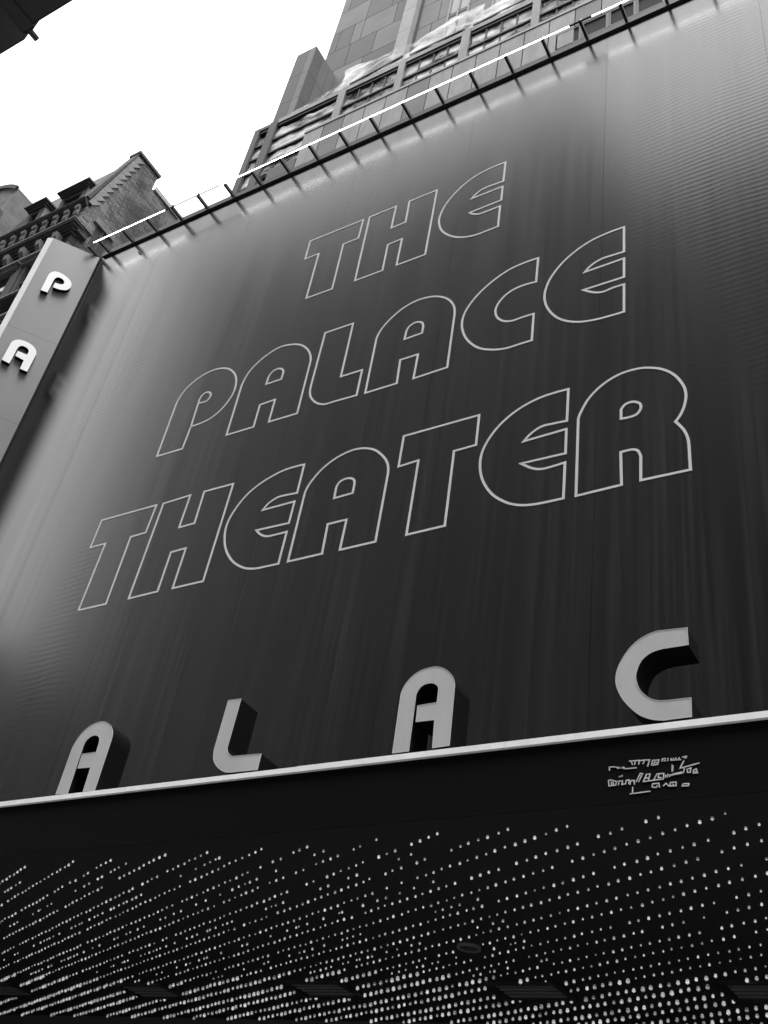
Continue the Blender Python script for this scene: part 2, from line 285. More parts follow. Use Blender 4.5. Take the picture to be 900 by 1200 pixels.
MARQUEE_LETTERS = [
  ('A', [(-10.264,4.621,0),(-10.26,5.209,0),(-10.236,5.326,1),(-10.163,5.454,1),(-10.028,5.541,1),(-9.864,5.558,1),(-9.721,5.493,1),(-9.632,5.388,1),(-9.606,5.264,0),(-9.609,4.609,0),(-9.799,4.616,0),(-9.808,4.931,0),(-10.032,4.939,0),(-10.038,5.13,0),(-9.8,5.13,0),(-9.805,5.266,0),(-9.831,5.328,1),(-9.891,5.369,1),(-9.977,5.371,1),(-10.051,5.321,1),(-10.073,5.238,0),(-10.063,4.611,0)]),
  ('L', [(-7.86,5.574,0),(-7.672,5.567,0),(-7.692,4.949,0),(-7.663,4.883,1),(-7.582,4.828,0),(-7.179,4.815,0),(-7.182,4.627,0),(-7.554,4.634,0),(-7.656,4.655,1),(-7.765,4.721,1),(-7.846,4.813,1),(-7.876,4.921,1),(-7.879,4.985,0)]),
  ('A', [(-5.471,4.631,0),(-5.477,5.294,0),(-5.454,5.386,1),(-5.38,5.493,1),(-5.269,5.558,1),(-5.109,5.577,1),(-4.986,5.534,1),(-4.888,5.438,1),(-4.845,5.337,1),(-4.84,5.272,0),(-4.824,4.641,0),(-5.011,4.636,0),(-5.027,4.949,0),(-5.245,4.954,0),(-5.25,5.138,0),(-5.024,5.145,0),(-5.025,5.285,0),(-5.041,5.338,1),(-5.097,5.379,1),(-5.172,5.387,1),(-5.242,5.361,1),(-5.284,5.295,1),(-5.29,5.238,0),(-5.284,4.633,0)]),
  ('C', [(-2.433,5.561,0),(-2.429,5.376,0),(-2.672,5.375,0),(-2.786,5.349,1),(-2.876,5.278,1),(-2.924,5.158,1),(-2.921,5.059,1),(-2.878,4.955,1),(-2.791,4.867,1),(-2.694,4.833,0),(-2.633,4.827,0),(-2.423,4.824,0),(-2.424,4.638,0),(-2.673,4.635,0),(-2.794,4.664,1),(-2.916,4.736,1),(-3.041,4.883,1),(-3.109,5.031,1),(-3.12,5.146,1),(-3.089,5.27,1),(-2.992,5.428,1),(-2.875,5.525,1),(-2.745,5.572,1),(-2.656,5.574,0)]),
]
BLADE_LETTERS = [
  ('P', [(0.316,18.532,0),(0.314,19.086,0),(0.342,19.208,1),(0.435,19.3,1),(0.604,19.304,1),(0.785,19.23,1),(0.882,19.127,1),(0.901,18.975,1),(0.847,18.858,1),(0.716,18.79,1),(0.538,18.772,0),(0.534,18.936,0),(0.662,18.951,0),(0.72,19.006,1),(0.709,19.093,1),(0.625,19.152,1),(0.522,19.134,1),(0.487,19.056,1),(0.479,18.944,0),(0.481,18.539,0)]),
  ('A', [(0.273,16.076,0),(0.28,16.607,0),(0.298,16.704,1),(0.366,16.792,1),(0.471,16.833,1),(0.591,16.835,1),(0.723,16.804,1),(0.835,16.714,1),(0.884,16.607,1),(0.886,16.551,0),(0.88,16.015,0),(0.709,16.022,0),(0.702,16.292,0),(0.491,16.328,0),(0.496,16.486,0),(0.711,16.48,0),(0.713,16.568,0),(0.704,16.611,1),(0.651,16.667,1),(0.565,16.684,1),(0.505,16.664,1),(0.476,16.614,1),(0.461,16.548,0),(0.458,16.046,0)]),
]
NOTICE = [
  [(-3.001,4.29),(-2.904,4.287),(-2.915,4.25)],
  [(-2.982,4.288),(-2.97,4.253)],
  [(-2.943,4.287),(-2.952,4.251)],
  [(-2.898,4.284),(-2.859,4.285),(-2.876,4.249)],
  [(-2.848,4.284),(-2.815,4.283),(-2.834,4.221)],
  [(-2.799,4.229),(-2.788,4.274),(-2.733,4.274),(-2.744,4.234),(-2.783,4.229),(-2.771,4.255),(-2.749,4.252)],
  [(-2.706,4.256),(-2.7,4.28),(-2.672,4.279)],
  [(-2.689,4.259),(-2.673,4.261)],
  [(-2.651,4.282),(-2.657,4.254)],
  [(-2.624,4.277),(-2.626,4.259),(-2.538,4.255)],
  [(-2.602,4.277),(-2.608,4.257)],
  [(-2.58,4.277),(-2.584,4.255)],
  [(-2.553,4.277),(-2.559,4.255)],
  [(-2.527,4.278),(-2.484,4.281)],
  [(-2.511,4.267),(-2.489,4.267)],
  [(-3.182,4.22),(-3.183,4.252),(-3.135,4.25),(-3.038,4.225)],
  [(-3.112,4.233),(-3.044,4.237)],
  [(-3.038,4.221),(-2.932,4.22)],
  [(-3.094,4.149),(-3.06,4.161)],
  [(-3.089,4.154),(-3.06,4.154)],
  [(-3.19,4.127),(-3.167,4.129),(-3.116,4.11),(-3.122,4.076),(-3.184,4.073),(-3.19,4.127)],
  [(-3.161,4.115),(-3.161,4.08)],
  [(-3.144,4.107),(-3.146,4.079)],
  [(-3.105,4.109),(-3.071,4.112)],
  [(-3.09,4.114),(-3.099,4.074)],
  [(-3.06,4.114),(-3.065,4.075),(-3.041,4.08)],
  [(-3.034,4.074),(-3.027,4.111),(-2.999,4.113),(-3.004,4.076)],
  [(-2.993,4.067),(-2.985,4.103),(-2.954,4.104),(-2.954,4.065)],
  [(-2.938,4.087),(-2.899,4.164),(-2.879,4.16),(-2.916,4.085)],
  [(-2.872,4.087),(-2.844,4.15),(-2.813,4.149),(-2.828,4.091)],
  [(-2.857,4.114),(-2.82,4.116)],
  [(-2.877,4.084),(-2.692,4.092)],
  [(-2.779,4.095),(-2.751,4.143),(-2.691,4.143),(-2.697,4.098)],
  [(-2.735,4.136),(-2.741,4.108),(-2.713,4.107)],
  [(-2.675,4.13),(-2.681,4.102)],
  [(-2.656,4.133),(-2.662,4.102)],
  [(-2.676,4.115),(-2.52,4.131)],
  [(-2.635,4.129),(-2.641,4.105)],
  [(-2.616,4.127),(-2.531,4.14)],
  [(-2.616,4.215),(-2.619,4.152)],
  [(-2.61,4.209),(-2.613,4.158)],
  [(-2.551,4.174),(-2.512,4.244)],
  [(-2.556,4.174),(-2.38,4.207)],
  [(-2.508,4.181),(-2.52,4.133)],
  [(-2.487,4.164),(-2.486,4.13),(-2.462,4.129),(-2.455,4.169),(-2.479,4.163)],
  [(-2.438,4.119),(-2.433,4.147),(-2.409,4.156),(-2.401,4.119),(-2.438,4.119)],
  [(-2.427,4.133),(-2.409,4.133)],
  [(-2.758,4.019),(-2.796,4.028),(-2.79,4.056),(-2.736,4.056),(-2.731,4.019)],
  [(-2.758,4.021),(-2.747,4.04)],
  [(-2.699,4.027),(-2.671,4.05),(-2.651,4.022),(-2.587,4.02),(-2.586,4.053),(-2.634,4.054),(-2.64,4.025)],
  [(-2.618,4.042),(-2.606,4.029)],
  [(-2.528,4.031),(-2.476,4.028),(-2.482,4.01),(-2.534,4.011),(-2.528,4.031)],
  [(-2.968,4.044),(-2.971,3.982)],
  [(-2.993,3.982),(-2.812,3.99)],
]
# ================================================================ ground
def ground(name, mat, x0, x1, y0, y1, z, n=1):
    o = MB().add([(x0,y0,z),(x1,y0,z),(x1,y1,z),(x0,y1,z)], [(0,1,2,3)]).build(name, mat); o["kind"] = "structure"; return o
ground("street", M_ASPHALT, -600, 600, -600, 600, -EYE)
pv = MB().box(-300, 300, 2.5, 40, -EYE - .2, -EYE + .13).build("pavement", M_PAVE); pv["kind"] = "structure"
k = MB()
for i in range(75): k.box(-300 + 8*i, -300 + 8*i + 7.98, 2.34, 2.49, -EYE - .2, -EYE + .135)
k.build("kerb", material("kerb_stone", .3, .8, var=.2), pv)
pv2 = MB().box(-300, 300, -60, -17, -EYE - .2, -EYE + .13).build("pavement", M_PAVE); pv2["kind"] = "structure"

# ================================================================ theatre block behind the billboard
YW = 9.8
theatre = thing("theatre_building", "plain dark theatre block that carries the big dark billboard above the marquee", "building", (-5.6, 20, 0.13))
box("wall", M_FACADE, theatre, -19.3, 8.5, 9.92, 30, 4.02, 20.3)
box("parapet", M_FACADE2, theatre, -19.3, 8.5, 9.95, 10.25, 20.3, 20.5)
box("lobby_wall", M_FACADE, theatre, -19.3, 8.5, 15.5, 16.0, -EYE + .13, 4.02)
for i in range(9):
    x = -17.8 + i*2.6
    d = box("door", M_BLACK, theatre, x, x + 2.2, 15.42, 15.5, -EYE + .13, 1.1)
    box("pane", M_PANE, d, x + .12, x + 1.04, 15.40, 15.42, -1.2, .95); box("pane", M_PANE, d, x + 1.16, x + 2.08, 15.40, 15.42, -1.2, .95)
for x0 in (-19.3, 8.1): box("side_wall", M_FACADE, theatre, x0, x0 + .4, 9.92, 15.5, -EYE + .13, 4.02)

# ================================================================ billboard
ZT = 20.45
bill = thing("billboard", "huge dark vinyl billboard printed with outlined letters reading THE PALACE THEATER", "billboard", (-5, YW, 4.0 + EYE))
seams = [-17.5] + [-15.2 + 2.8*i for i in range(9)]
for a, b in zip(seams[:-1], seams[1:]):
    box("vinyl_panel", M_VINYL, bill, a + .0018, b - .0018, YW, YW + .06, 3.98, ZT)
box("backing_board", M_DARK, bill, -17.5, seams[-1], YW + .065, YW + .115, 3.98, ZT)
FRONT = lambda y: (lambda a, b: (a, y, b))
def outline_group(items):
    mb = MB()
    for cl, ctrl in items: stroke(mb, curve(ctrl, bool(cl)), bool(cl), .037, FRONT(YW - .007), FRONT(YW - .002))
    return mb.build("letter_outline", M_PRINT, bill)
i = 0
while i < len(OUTLINES):
    ch, cl, ctrl = OUTLINES[i]; items = [(cl, ctrl)]; j = i + 1
    xs = [q[0] for q in ctrl]; zs = [q[1] for q in ctrl]
    while j < len(OUTLINES) and OUTLINES[j][0] == ch and all(min(xs)-.05 < q[0] < max(xs)+.05 and min(zs)-.05 < q[1] < max(zs)+.05 for q in OUTLINES[j][2]):
        items.append(OUTLINES[j][1:]); j += 1
    outline_group(items); i = j
XR = seams[-1]
box("top_rail", M_BLACK, bill, -17.45, XR, YW - .06, YW + .1, ZT + .003, ZT + .17)
k = 0
while -17.24 + .803*k < XR:
    x = -17.24 + .803*k
    MB().box(x - .028, x + .028, YW - .44, YW - .062, ZT + .06, ZT + .14).build("bracket_arm", M_BLACK, bill)
    MB().tube((x, YW - .43, ZT + .14), (x, YW - .43, ZT + .19), .022, 6).build("bolt", M_BLACK, bill)
    k += 1
for a, b in ((-17.42, -15.05), (-13.35, -11.0), (-10.98, -7.0), (-6.98, -4.62), (-4.15, -.6), (-.58, 4), (4.02, XR)):
    MB().tube((a, YW - .44, ZT + .10), (b, YW - .44, ZT + .10), .0105, 8).build("light_tube", M_TUBE, bill)
MB().tube((-15.05, YW - .44, ZT + .10), (-13.35, YW - .44, ZT + .10), .013, 8).build("tube_connector", M_FRAME, bill)
MB().tube((-4.62, YW - .44, ZT + .10), (-4.15, YW - .44, ZT + .10), .02, 8).build("tube_connector", M_BLACK, bill)
box("end_bracket", M_BLACK, bill, -17.62, -17.56, YW - .44, YW + .1, ZT + .02, ZT + .1)
for x, z in ((-16.0, 19.9),):    # leftover fixing bolts on the sheet
    MB().tube((x, YW - .05, z), (x, YW, z), .02, 8).build("fixing", M_BLACK, bill)

# ================================================================ marquee
YC = 8.296; XL, XM = -18.85, 6.5
marq = thing("marquee", "black theatre marquee with a white top trim and bulb studded underside", "marquee", (-6, 11.9, 3.88 + EYE))
box("fascia", M_GLOSSBLACK, marq, XL, XM, YC + .035, YC + .045, 3.904, 4.543)
x = XL
while x < XM - .1:
    e_ = min(x + 2.44, XM); box("trim", M_WHITE, marq, x + .002, e_ - .002, YC - .005 + random.uniform(-.002, .002), YC + .12, 4.545 + random.uniform(-.002, .0015), 4.605 + random.uniform(-.002, .002)); x = e_
box("roof_deck", M_BLACK, marq, XL, XM, YC + .125, YW - .005, 4.45, 4.56)
box("letter_rail", M_BLACK, marq, XL, XM, YC + .15, YC + .26, 4.562, 4.634)
box("soffit", M_SOFFIT, marq, XL, XM, YC + .046, 15.4, 3.905, 3.97)
mb = MB()
for ln in NOTICE: stroke(mb, ln, False, .0085, FRONT(YC + .026), FRONT(YC + .034))
mb.build("lettering", material("chalk_print", .5, .6, var=.3, scale=30), marq)
# recessed fittings in the soffit
spots = [(-16.45, 13.72), (-13.05, 13.75), (-9.58, 13.62), (-6.28, 13.68), (-3.2, 13.66), (0.2, 13.66)]
for (x, y) in spots:
    f = MB()
    for a in ((x-.5, x+.5, y-.36, y-.30), (x-.5, x+.5, y+.30, y+.36), (x-.5, x-.44, y-.30, y+.30), (x+.44, x+.5, y-.30, y+.30)): f.box(*a, 3.86, 3.903)
    fo = f.build("recessed_light", M_BLACK, marq)
    box("reflector", M_DARK, fo, x-.44, x+.44, y-.30, y+.30, 3.893, 3.9035)
    for q in range(4): MB().box(x-.42, x+.42, y-.24+q*.15, y-.17+q*.15, 3.875, 3.89).build("louvre", M_SOCKET, fo)
ring = MB(); n = 24
for a in range(n):
    t0, t1 = 2*math.pi*a/n, 2*math.pi*(a+1)/n
    c = [(-6.33 + r*math.cos(t), 11.93 + r*math.sin(t), z) for t in (t0, t1) for r, z in ((.12, 3.87), (.15, 3.87), (.15, 3.904), (.12, 3.904))]
    ring.add(c, [(0,4,5,1), (1,5,6,2), (3,7,4,0)])
rg = ring.build("downlight", M_SOCKET, marq); MB().tube((-6.33, 11.93, 3.88), (-6.33, 11.93, 3.904), .11, 20).build("lens", M_PANE, rg)
# bulbs: staggered double rows on the skew
def bulb_mesh(r):
    bm = bmesh.new(); bmesh.ops.create_icosphere(bm, subdivisions=1, radius=r)
    for v in bm.verts:
        if v.co.z > 0: v.co.x *= .75; v.co.y *= .75
        v.co.z = v.co.z*1.2 - r*.85
    for f in bm.faces: f.smooth = True
    me = bpy.data.meshes.new("light_bulb"); bm.to_mesh(me); bm.free(); me.materials.append(M_BULB); return me
B_BIG, B_SMALL = bulb_mesh(.0285), bulb_mesh(.0165)
ANG = math.radians(25.4); du = Vector((math.cos(ANG), -math.sin(ANG))); dn = Vector((math.sin(ANG), math.cos(ANG)))
bulbs = []; off = 10.24; row = -40
while row < 60:
    o = off + (row//2)*.61 + (row % 2)*.275
    for i in range(-220, 220):
        p = du*(i*.146 + (row % 2)*.073) + dn*o
        if not (XL + .1 < p.x < XM - .1 and 8.62 < p.y < 15.32): continue
        if any(abs(p.x-x) < .55 and abs(p.y-y) < .41 for x, y in spots) or (p-Vector((-6.33, 11.93))).length < .24: continue
        front = p.y < 13.0 + .25*math.sin(p.x*.9)
        if front and random.random() < (.16 if p.y < 10.0 else .05): continue
        if front and p.x < -5.5 and row % 2 and random.random() < .55:
            e_ = p + dn*.17 + du*random.uniform(-.03, .06)
            if e_.y < 15.3: bulbs.append((e_.x, e_.y, True))
        bulbs.append((p.x + random.uniform(-.008, .008), p.y + random.uniform(-.008, .008), front))
    row += 1
def in_view(p):
    q = Vector((p[0], p[1], 3.85)); a = q.dot(Vector(R_)); b = q.dot(Vector(D_)); c = q.dot(Vector(F_))
    return c > .1 and abs(a/c) < 450/1237 and abs(b/c) < 600/1237
seen = sorted([b for b in bulbs if in_view(b)], key=lambda b: Vector((b[0], b[1], 3.85)).length*(2.0 if b[2] else 1.0))[:290]
ss = set(seen)
for b in seen:
    q = place("light_bulb", B_SMALL if b[2] else B_BIG, marq, (b[0], b[1], 3.905)); q.scale = [random.uniform(.8, 1.15)]*3
rest = MB()
geo = {}
for key, me in ((False, B_BIG), (True, B_SMALL)): geo[key] = ([tuple(v.co) for v in me.vertices], [tuple(f.vertices) for f in me.polygons])
for b in bulbs:
    if b in ss: continue
    vs, fs = geo[b[2]]; sc = random.uniform(.75, 1.15)
    rest.add([(b[0]+x*sc, b[1]+y*sc, 3.905+z*sc) for x, y, z in vs], fs)
ro = rest.build("light_bulbs", M_BULB, marq, smooth=True, recalc=False); ro["kind"] = "stuff"

# letters standing along the marquee edge
mlab = {0: "grey three dimensional letter A standing on the marquee left of the letter L",
        1: "grey three dimensional letter L standing on the marquee edge",
        2: "grey three dimensional letter A standing on the marquee between the L and the C",
        3: "grey three dimensional letter C standing on the marquee edge"}
for i, (ch, ctrl) in enumerate(MARQUEE_LETTERS):
    pts = curve(ctrl, True, 5); xs = [p[0] for p in pts]; zs = [p[1] for p in pts]
    t = thing("marquee_letter", mlab[i], "sign letter", ((min(xs)+max(xs))/2, YC + .16, min(zs)+EYE), "letters along the marquee edge")
    MB().prism(pts, FRONT(YC), FRONT(YC + .006)).build("letter_face", M_LFACE, t)
    mb = MB(); stroke(mb, [(a, b) for a, b in pts], True, .006, FRONT(YC - .003), FRONT(YC + .004)); mb.build("edge_trim", M_LEDGE, t)
    MB().prism(pts, FRONT(YC + .007), FRONT(YC + .345)).build("letter_return", M_LSIDE, t)

# ================================================================ blade sign
e0 = Vector((-18.2346, 8.7767)); e1 = Vector((-17.53, 9.75)); bt = (e1-e0).normalized(); bn = Vector((bt.y, -bt.x))
ZB0, ZB1 = 6.0, 20.457
blade = thing("blade_sign", "tall grey vertical blade sign with white raised letters beside the billboard", "sign", (-18.2, 9.75, ZB0 + EYE))
def plan(pts, z0, z1): return MB().prism(pts, lambda a, b: (a, b, z0), lambda a, b: (a, b, z1))
ins = .05
zj = [ZB0, 9.4, 12.0, 14.6, 17.2, ZB1]
for a, b in zip(zj[:-1], zj[1:]):
    plan([tuple(e0), tuple(e1), tuple(e1-bn*.045), tuple(e0-bn*.045)], a + .002, b - .002).build("face_panel", M_BFACE, blade)
st = Vector((-18.383, 8.711)); bk = Vector((-19.15, 9.75)); sd = (st-e0).normalized(); sn = Vector((sd.y, -sd.x))
plan([tuple(e0 + sd*.003), tuple(st), tuple(st-sn*.05 if (st-sn*.05).y > st.y else st+sn*.05), tuple(e0 - bn*.05)], ZB0, ZB1 + .01).build("edge_trim", M_BTRIM, blade)
plan([(-18.37, 8.80), tuple(bk), (-19.08, 9.75), (-18.30, 8.87)], ZB0, ZB1).build("back_panel", M_BFACE, blade)
c2 = [tuple(e0-bn*.06 + bt*.1), tuple(e1-bn*.06), (-19.0, 9.75), (-18.30, 8.95)]
plan(c2, ZB0 + .01, ZB1 - .02).build("core", M_BLACK, blade)
plan([tuple(e1+bt*.0), (-17.545, 9.91), (-19.0, 9.91), (-19.0, 9.752), tuple(e1-bn*.06)], ZB0 + 1, ZB1 - .05).build("wall_mount", M_BLACK, blade)
for ch, ctrl in BLADE_LETTERS:
    pts = curve(ctrl, True, 5)
    def at(e): return lambda s, z: (e0.x + bt.x*s + bn.x*e, e0.y + bt.y*s + bn.y*e, z)
    lo = MB().prism(pts, at(.11), at(.104)).build("letter", M_BLET, blade)
    MB().prism(pts, at(.103), at(.002)).build("letter_return", M_LSIDE, lo)

# ================================================================ tower above the billboard
YT = 17.0; YU = 18.62
tower = thing("office_tower", "grey clad tower under construction rising above the billboard with plastic sheeted windows", "building", (-10, 26, 20.3 + EYE))
box("core_wall", M_DARK, tower, -23.2, 8.4, YT + .32, 34, 20.31, 40.7)
box("upper_wall", M_DARK, tower, -22.30, 8.4, YU + .08, 34, 40.7, 78)
box("side_panel", M_CLAD, tower, -23.24, -23.205, YT + .02, 34, 30, 40.7)
cols = [(-23.24, -22.93), (-22.40, -21.98), (-18.80, -18.42), (-15.86, -15.54), (-12.98, -12.60), (-9.95, -9.62), (-7.02, -6.68), (-4.09, -3.75), (-1.16, -.82), (1.77, 2.11), (4.7, 5.04)]
for i, (a, b) in enumerate(cols):
    z0 = 34.0 if i < 2 else 38.47
    box("column", M_FRAME if i < 2 else M_FILM_REFL, tower, a, b, YT - .06, YT + .30, z0, 40.76 if i else 40.70)
def sheet(x0, x1, z0, z1, y, amp, nx, nz, seed, top=None):
    """a slack, rumpled sheet of plastic"""
    rnd = random.Random(seed); ph = [rnd.uniform(0, 6.28) for _ in range(8)]; vs = []; fs = []
    for j in range(nz+1):
        for i in range(nx+1):
            u, v = i/nx, j/nz; x = x0 + (x1-x0)*u; zt = top(x) if top else z1; z = z0 + (zt-z0)*v
            d = amp*(math.sin(5*x + ph[0] + 2*z) + .6*math.sin(9*x - 3*z + ph[1]) + .5*math.sin(3.1*z + ph[2] + 2*x) + .4*math.sin(14*x + 5*z + ph[3]))
            vs.append((x + .04*math.sin(6*z + ph[4]), y + d*.5 - amp, z + .05*math.sin(4*x + ph[5])*(1-v)))
    for j in range(nz):
        for i in range(nx): a = j*(nx+1)+i; fs.append((a, a+1, a+nx+2, a+nx+1))
    return MB().add(vs, fs).build("plastic_sheet", M_PLASTIC, tower, smooth=True, recalc=False)
for i in range(len(cols)-1):
    x0, x1 = cols[i][1] + .01, cols[i+1][0] - .01
    low = 34.0 if i == 0 else (36.62 if i == 1 else 38.47)
    bars = [40.38, 39.27] + ([38.25] if i < 2 else []) + ([37.2, 36.1, 35.0] if i == 0 else []) + ([37.4] if i == 1 else [])
    xb = -20.05 if i == 1 else x1
    for z in bars:
        xe = xb if (i == 1 and z < 38.4) else x1
        box("mullion", M_DARK, tower, x0, xe, YT + .0, YT + .26, z - (.09 if z > 40 else .06), z + (.07 if z > 40 else .06))
    if i: box("head_beam", M_FILM_REFL, tower, x0, x1, YT - .05, YT + .26, 40.46, 40.76)
    else: box("head_beam", M_FRAME, tower, x0, x1, YT - .05, YT + .26, 40.46, 40.70)
    ed = sorted(bars) + []
    zs = [low] + [z for z in sorted(bars)]
    for za, zb in zip(zs[:-1], zs[1:]):
        xe = xb if (i == 1 and zb < 38.4) else x1
        box("window_pane", M_PANE, tower, x0, xe, YT + .20, YT + .23, za + .065, zb - .095)
    if i == 1:
        sheet(x0, x1, 38.4, 39.2, YT + .12, .03, 22, 6, 3); sheet(x0, x1, 39.4, 40.1, YT + .12, .04, 22, 6, 4); sheet(x0, -20.1, 36.7, 38.1, YT + .12, .04, 14, 8, 5)
    elif i == 0: sheet(x0, x1, 35.1, 40.0, YT + .12, .03, 6, 30, 6)
    elif i < 8:
        for q in (1, 2, 3):
            xm = x0 + (x1-x0)*q/4; box("glazing_bar", M_FRAME, tower, xm - .03, xm + .03, YT + .04, YT + .195, 38.48, 39.2); box("glazing_bar", M_FRAME, tower, xm - .03, xm + .03, YT + .04, YT + .195, 39.34, 40.28)
        w_ = x1-x0
        sheet(x0, x1, 38.5, 39.18, YT + .10, .02, 24, 5, 10+i); sheet(x0, x1, 39.34, 40.28, YT + .12, .02, 24, 6, 20+i)
# sheeting lashed along the top of the frame
sheet(-18.9, -15.7, 40.95, 42.6, YT + .05, .018, 40, 14, 31, top=lambda x: 42.55 - .13*(x + 18.9) + .1*math.sin(3*x))
sheet(-15.75, -12.2, 41.0, 42.6, YT + .05, .02, 40, 14, 32, top=lambda x: 42.25 + .18*math.sin(1.3*x) + .06*(x + 15.7))
sheet(-12.3, -7.0, 40.95, 42.2, YT + .05, .02, 50, 14, 33, top=lambda x: 42.15 + .2*math.sin(1.7*x))
sheet(-21.3, -18.7, 40.8, 41.3, YT + .0, .02, 24, 5, 34, top=lambda x: 40.85 + .22*(x + 21.3))
for a, b, z0, z1 in ((-18.4, -15.86, 41.05, 41.35), (-15.5, -12.98, 41.1, 41.12), (-12.6, -9.95, 41.05, 41.2), (-9.6, -7.0, 41.1, 41.1)):
    MB().add([(a,YT,z0-.05),(b,YT,z1-.05),(b,YT+.1,z1-.05),(a,YT+.1,z0-.05),(a,YT,z0+.05),(b,YT,z1+.05),(b,YT+.1,z1+.05),(a,YT+.1,z0+.05)], [(3,2,1,0),(4,5,6,7),(0,1,5,4),(1,2,6,5),(2,3,7,6),(3,0,4,7)]).build("guard_rail", M_BLACK, tower)
# spandrel cladding below the windows, louvre boxes let into it on the right
box("sill_band", M_LIGHTCLAD, tower, -20.04, 8.3, YT - .08, YT + .29, 38.30, 38.46)
x = -20.04
while x < 8.2:
    zlo = 37.02 if x > -8.95 else 33.0
    box("cladding_panel", random.choice((M_FILM_REFL, M_FILM_REFL, M_FILM_REFL, M_CLAD2)), tower, x + .018, x + .972, YT - .05, YT + .29, zlo, 38.29); x += .99
for a, b in ((-23.23, -22.51), (-22.49, -21.45), (-21.43, -20.06)): box("cladding_panel", M_CLAD, tower, a, b, YT - .07, YT + .28, 30.0, 36.6 if a > -22 else 33.98)
LZ0, LZ1 = 35.92, 36.96
for q in range(16):
    a = -8.84 + .985*q
    f = MB()
    for b_ in ((a, a+.05, LZ0, LZ1), (a+.86, a+.97, LZ0, LZ1), (a+.05, a+.86, LZ0, LZ0+.05), (a+.05, a+.86, LZ1-.05, LZ1)): f.box(b_[0], b_[1], YT - .05, YT + .2, b_[2], b_[3])
    fo = f.build("louvre_frame", M_CLAD2, tower)
    sl = MB()
    for z_ in range(9): sl.box(a+.052, a+.858, YT + .0, YT + .09, LZ0 + .07 + z_*.1, LZ0 + .1 + z_*.1)
    sl.build("louvre_slats", M_LOUVRE, fo)
    box("cladding_panel", M_CLAD, tower, a + .01, a + .96, YT - .05, YT + .29, 33.0, LZ0 - .02)
# pier at the corner
PX0, PX1 = -22.38, -21.29
for a, b in zip((40.72, 42.20, 44.38), (42.18, 44.36, 46.55)):
    box("pier_panel", M_CLAD, tower, PX0, PX0 + .70, YT + .0, YT + .06, a, b); box("pier_panel", M_CLAD2, tower, PX0 + .715, PX1, YT + .0, YT + .06, a, b)
    for y0, y1 in ((YT + .065, YT + .60), (YT + .615, YT + 1.15), (YT + 1.165, YU - .005)): box("pier_panel", M_CLAD2 if y0 > 17.5 else M_CLAD, tower, PX1 - .06, PX1 - .002, y0, y1, a, b)
box("pier_core", M_DARK, tower, PX0 + .01, PX1 - .065, YT + .065, YU, 40.71, 46.53)
# upper tower wall panels
rows = [40.75, 43.0, 45.05, 47.12, 49.2, 51.22, 53.4, 55.5, 57.6, 59.7, 61.8, 64]
vj = [[-22.33, -20.9, -19.3, -17.78], [-22.33, -21.6, -20.0, -18.7, -17.78], [-22.33, -21.5, -19.8, -17.78], [-22.33, -20.9, -19.4, -17.78],
      [-22.33, -21.85, -21.0, -20.40, -18.5, -17.78], [-22.33, -20.42, -18.9, -17.78], [-22.33, -21.86, -20.45, -17.78], [-22.33, -21.2, -19.2, -17.78]]
vr = [[-16.84, -16.1, -15.3], [-16.84, -15.8, -15.3]]
for r in range(len(rows)-1):
    z0, z1 = rows[r], rows[r+1]; L = vj[r % len(vj)]
    for a, b in zip(L[:-1], L[1:]): box("cladding_panel", random.choice((M_CLAD, M_CLAD, M_CLAD2)), tower, a + .016, b - .016, YU, YU + .07, z0 + .018, z1 - .018)
    box("cladding_panel", M_LIGHTCLAD, tower, -17.76, -17.08, YU - .25, YU + .07, z0 + .01, z1 - .012)
    for L in vr[r % 2:r % 2+1]:
        for a, b in zip(L[:-1], L[1:]): box("cladding_panel", M_CLAD2, tower, a + .016, b - .016, YU, YU + .07, z0 + .018, z1 - .018)
    X = -15.28
    while X < 8:
        wf = MB()
        for c_ in ((X, X+.07), (X+.50, X+.57), (X+1.05, X+1.12)): wf.box(c_[0], c_[1], YU - .05, YU + .06, z0 + .02, z1 - .02)
        wfo = wf.build("window_frame", M_LIGHTCLAD, tower)
        box("pane", M_PANE, wfo, X + .071, X + 1.049, YU + .02, YU + .05, z0 + .02, z1 - .35)
        box("spandrel", M_CLAD, wfo, X + .071, X + 1.049, YU + .0, YU + .055, z1 - .33, z1 - .02)
        box("cladding_panel", M_CLAD2, tower, X + 1.135, X + 2.3, YU, YU + .07, z0 + .018, z1 - .018); X += 2.32

# ================================================================ old brick building left of the blade sign
XP, YF = -20.292, 10.2
old = thing("mansard_building", "old dark brick building with a mansard roof, dormers and a bare brick side wall", "building", (-22.6, 15, .13))
prof = [(YF, -EYE + .13), (YF, 25.05), (10.98, 28.53), (11.885, 28.53), (11.885, 27.9), (20, 27.9), (20, -EYE + .13)]
MB().prism(prof, lambda a, b: (XP, a, b), lambda a, b: (XP - .35, a, b)).build("party_wall", M_BRICKS, old)
box("facade", M_BRICKF, old, -24.9, XP - .352, YF + .005, YF + .4, -EYE + .13, 25.0)
slope = lambda z: YF + (z-25.05)*.78/3.48
MB().prism([(YF + .02, 25.02), (10.99, 28.35), (20, 28.2), (20, 25.02)], lambda a, b: (XP - .353, a, b), lambda a, b: (-24.9, a, b)).build("mansard_roof", M_SLATE, old)
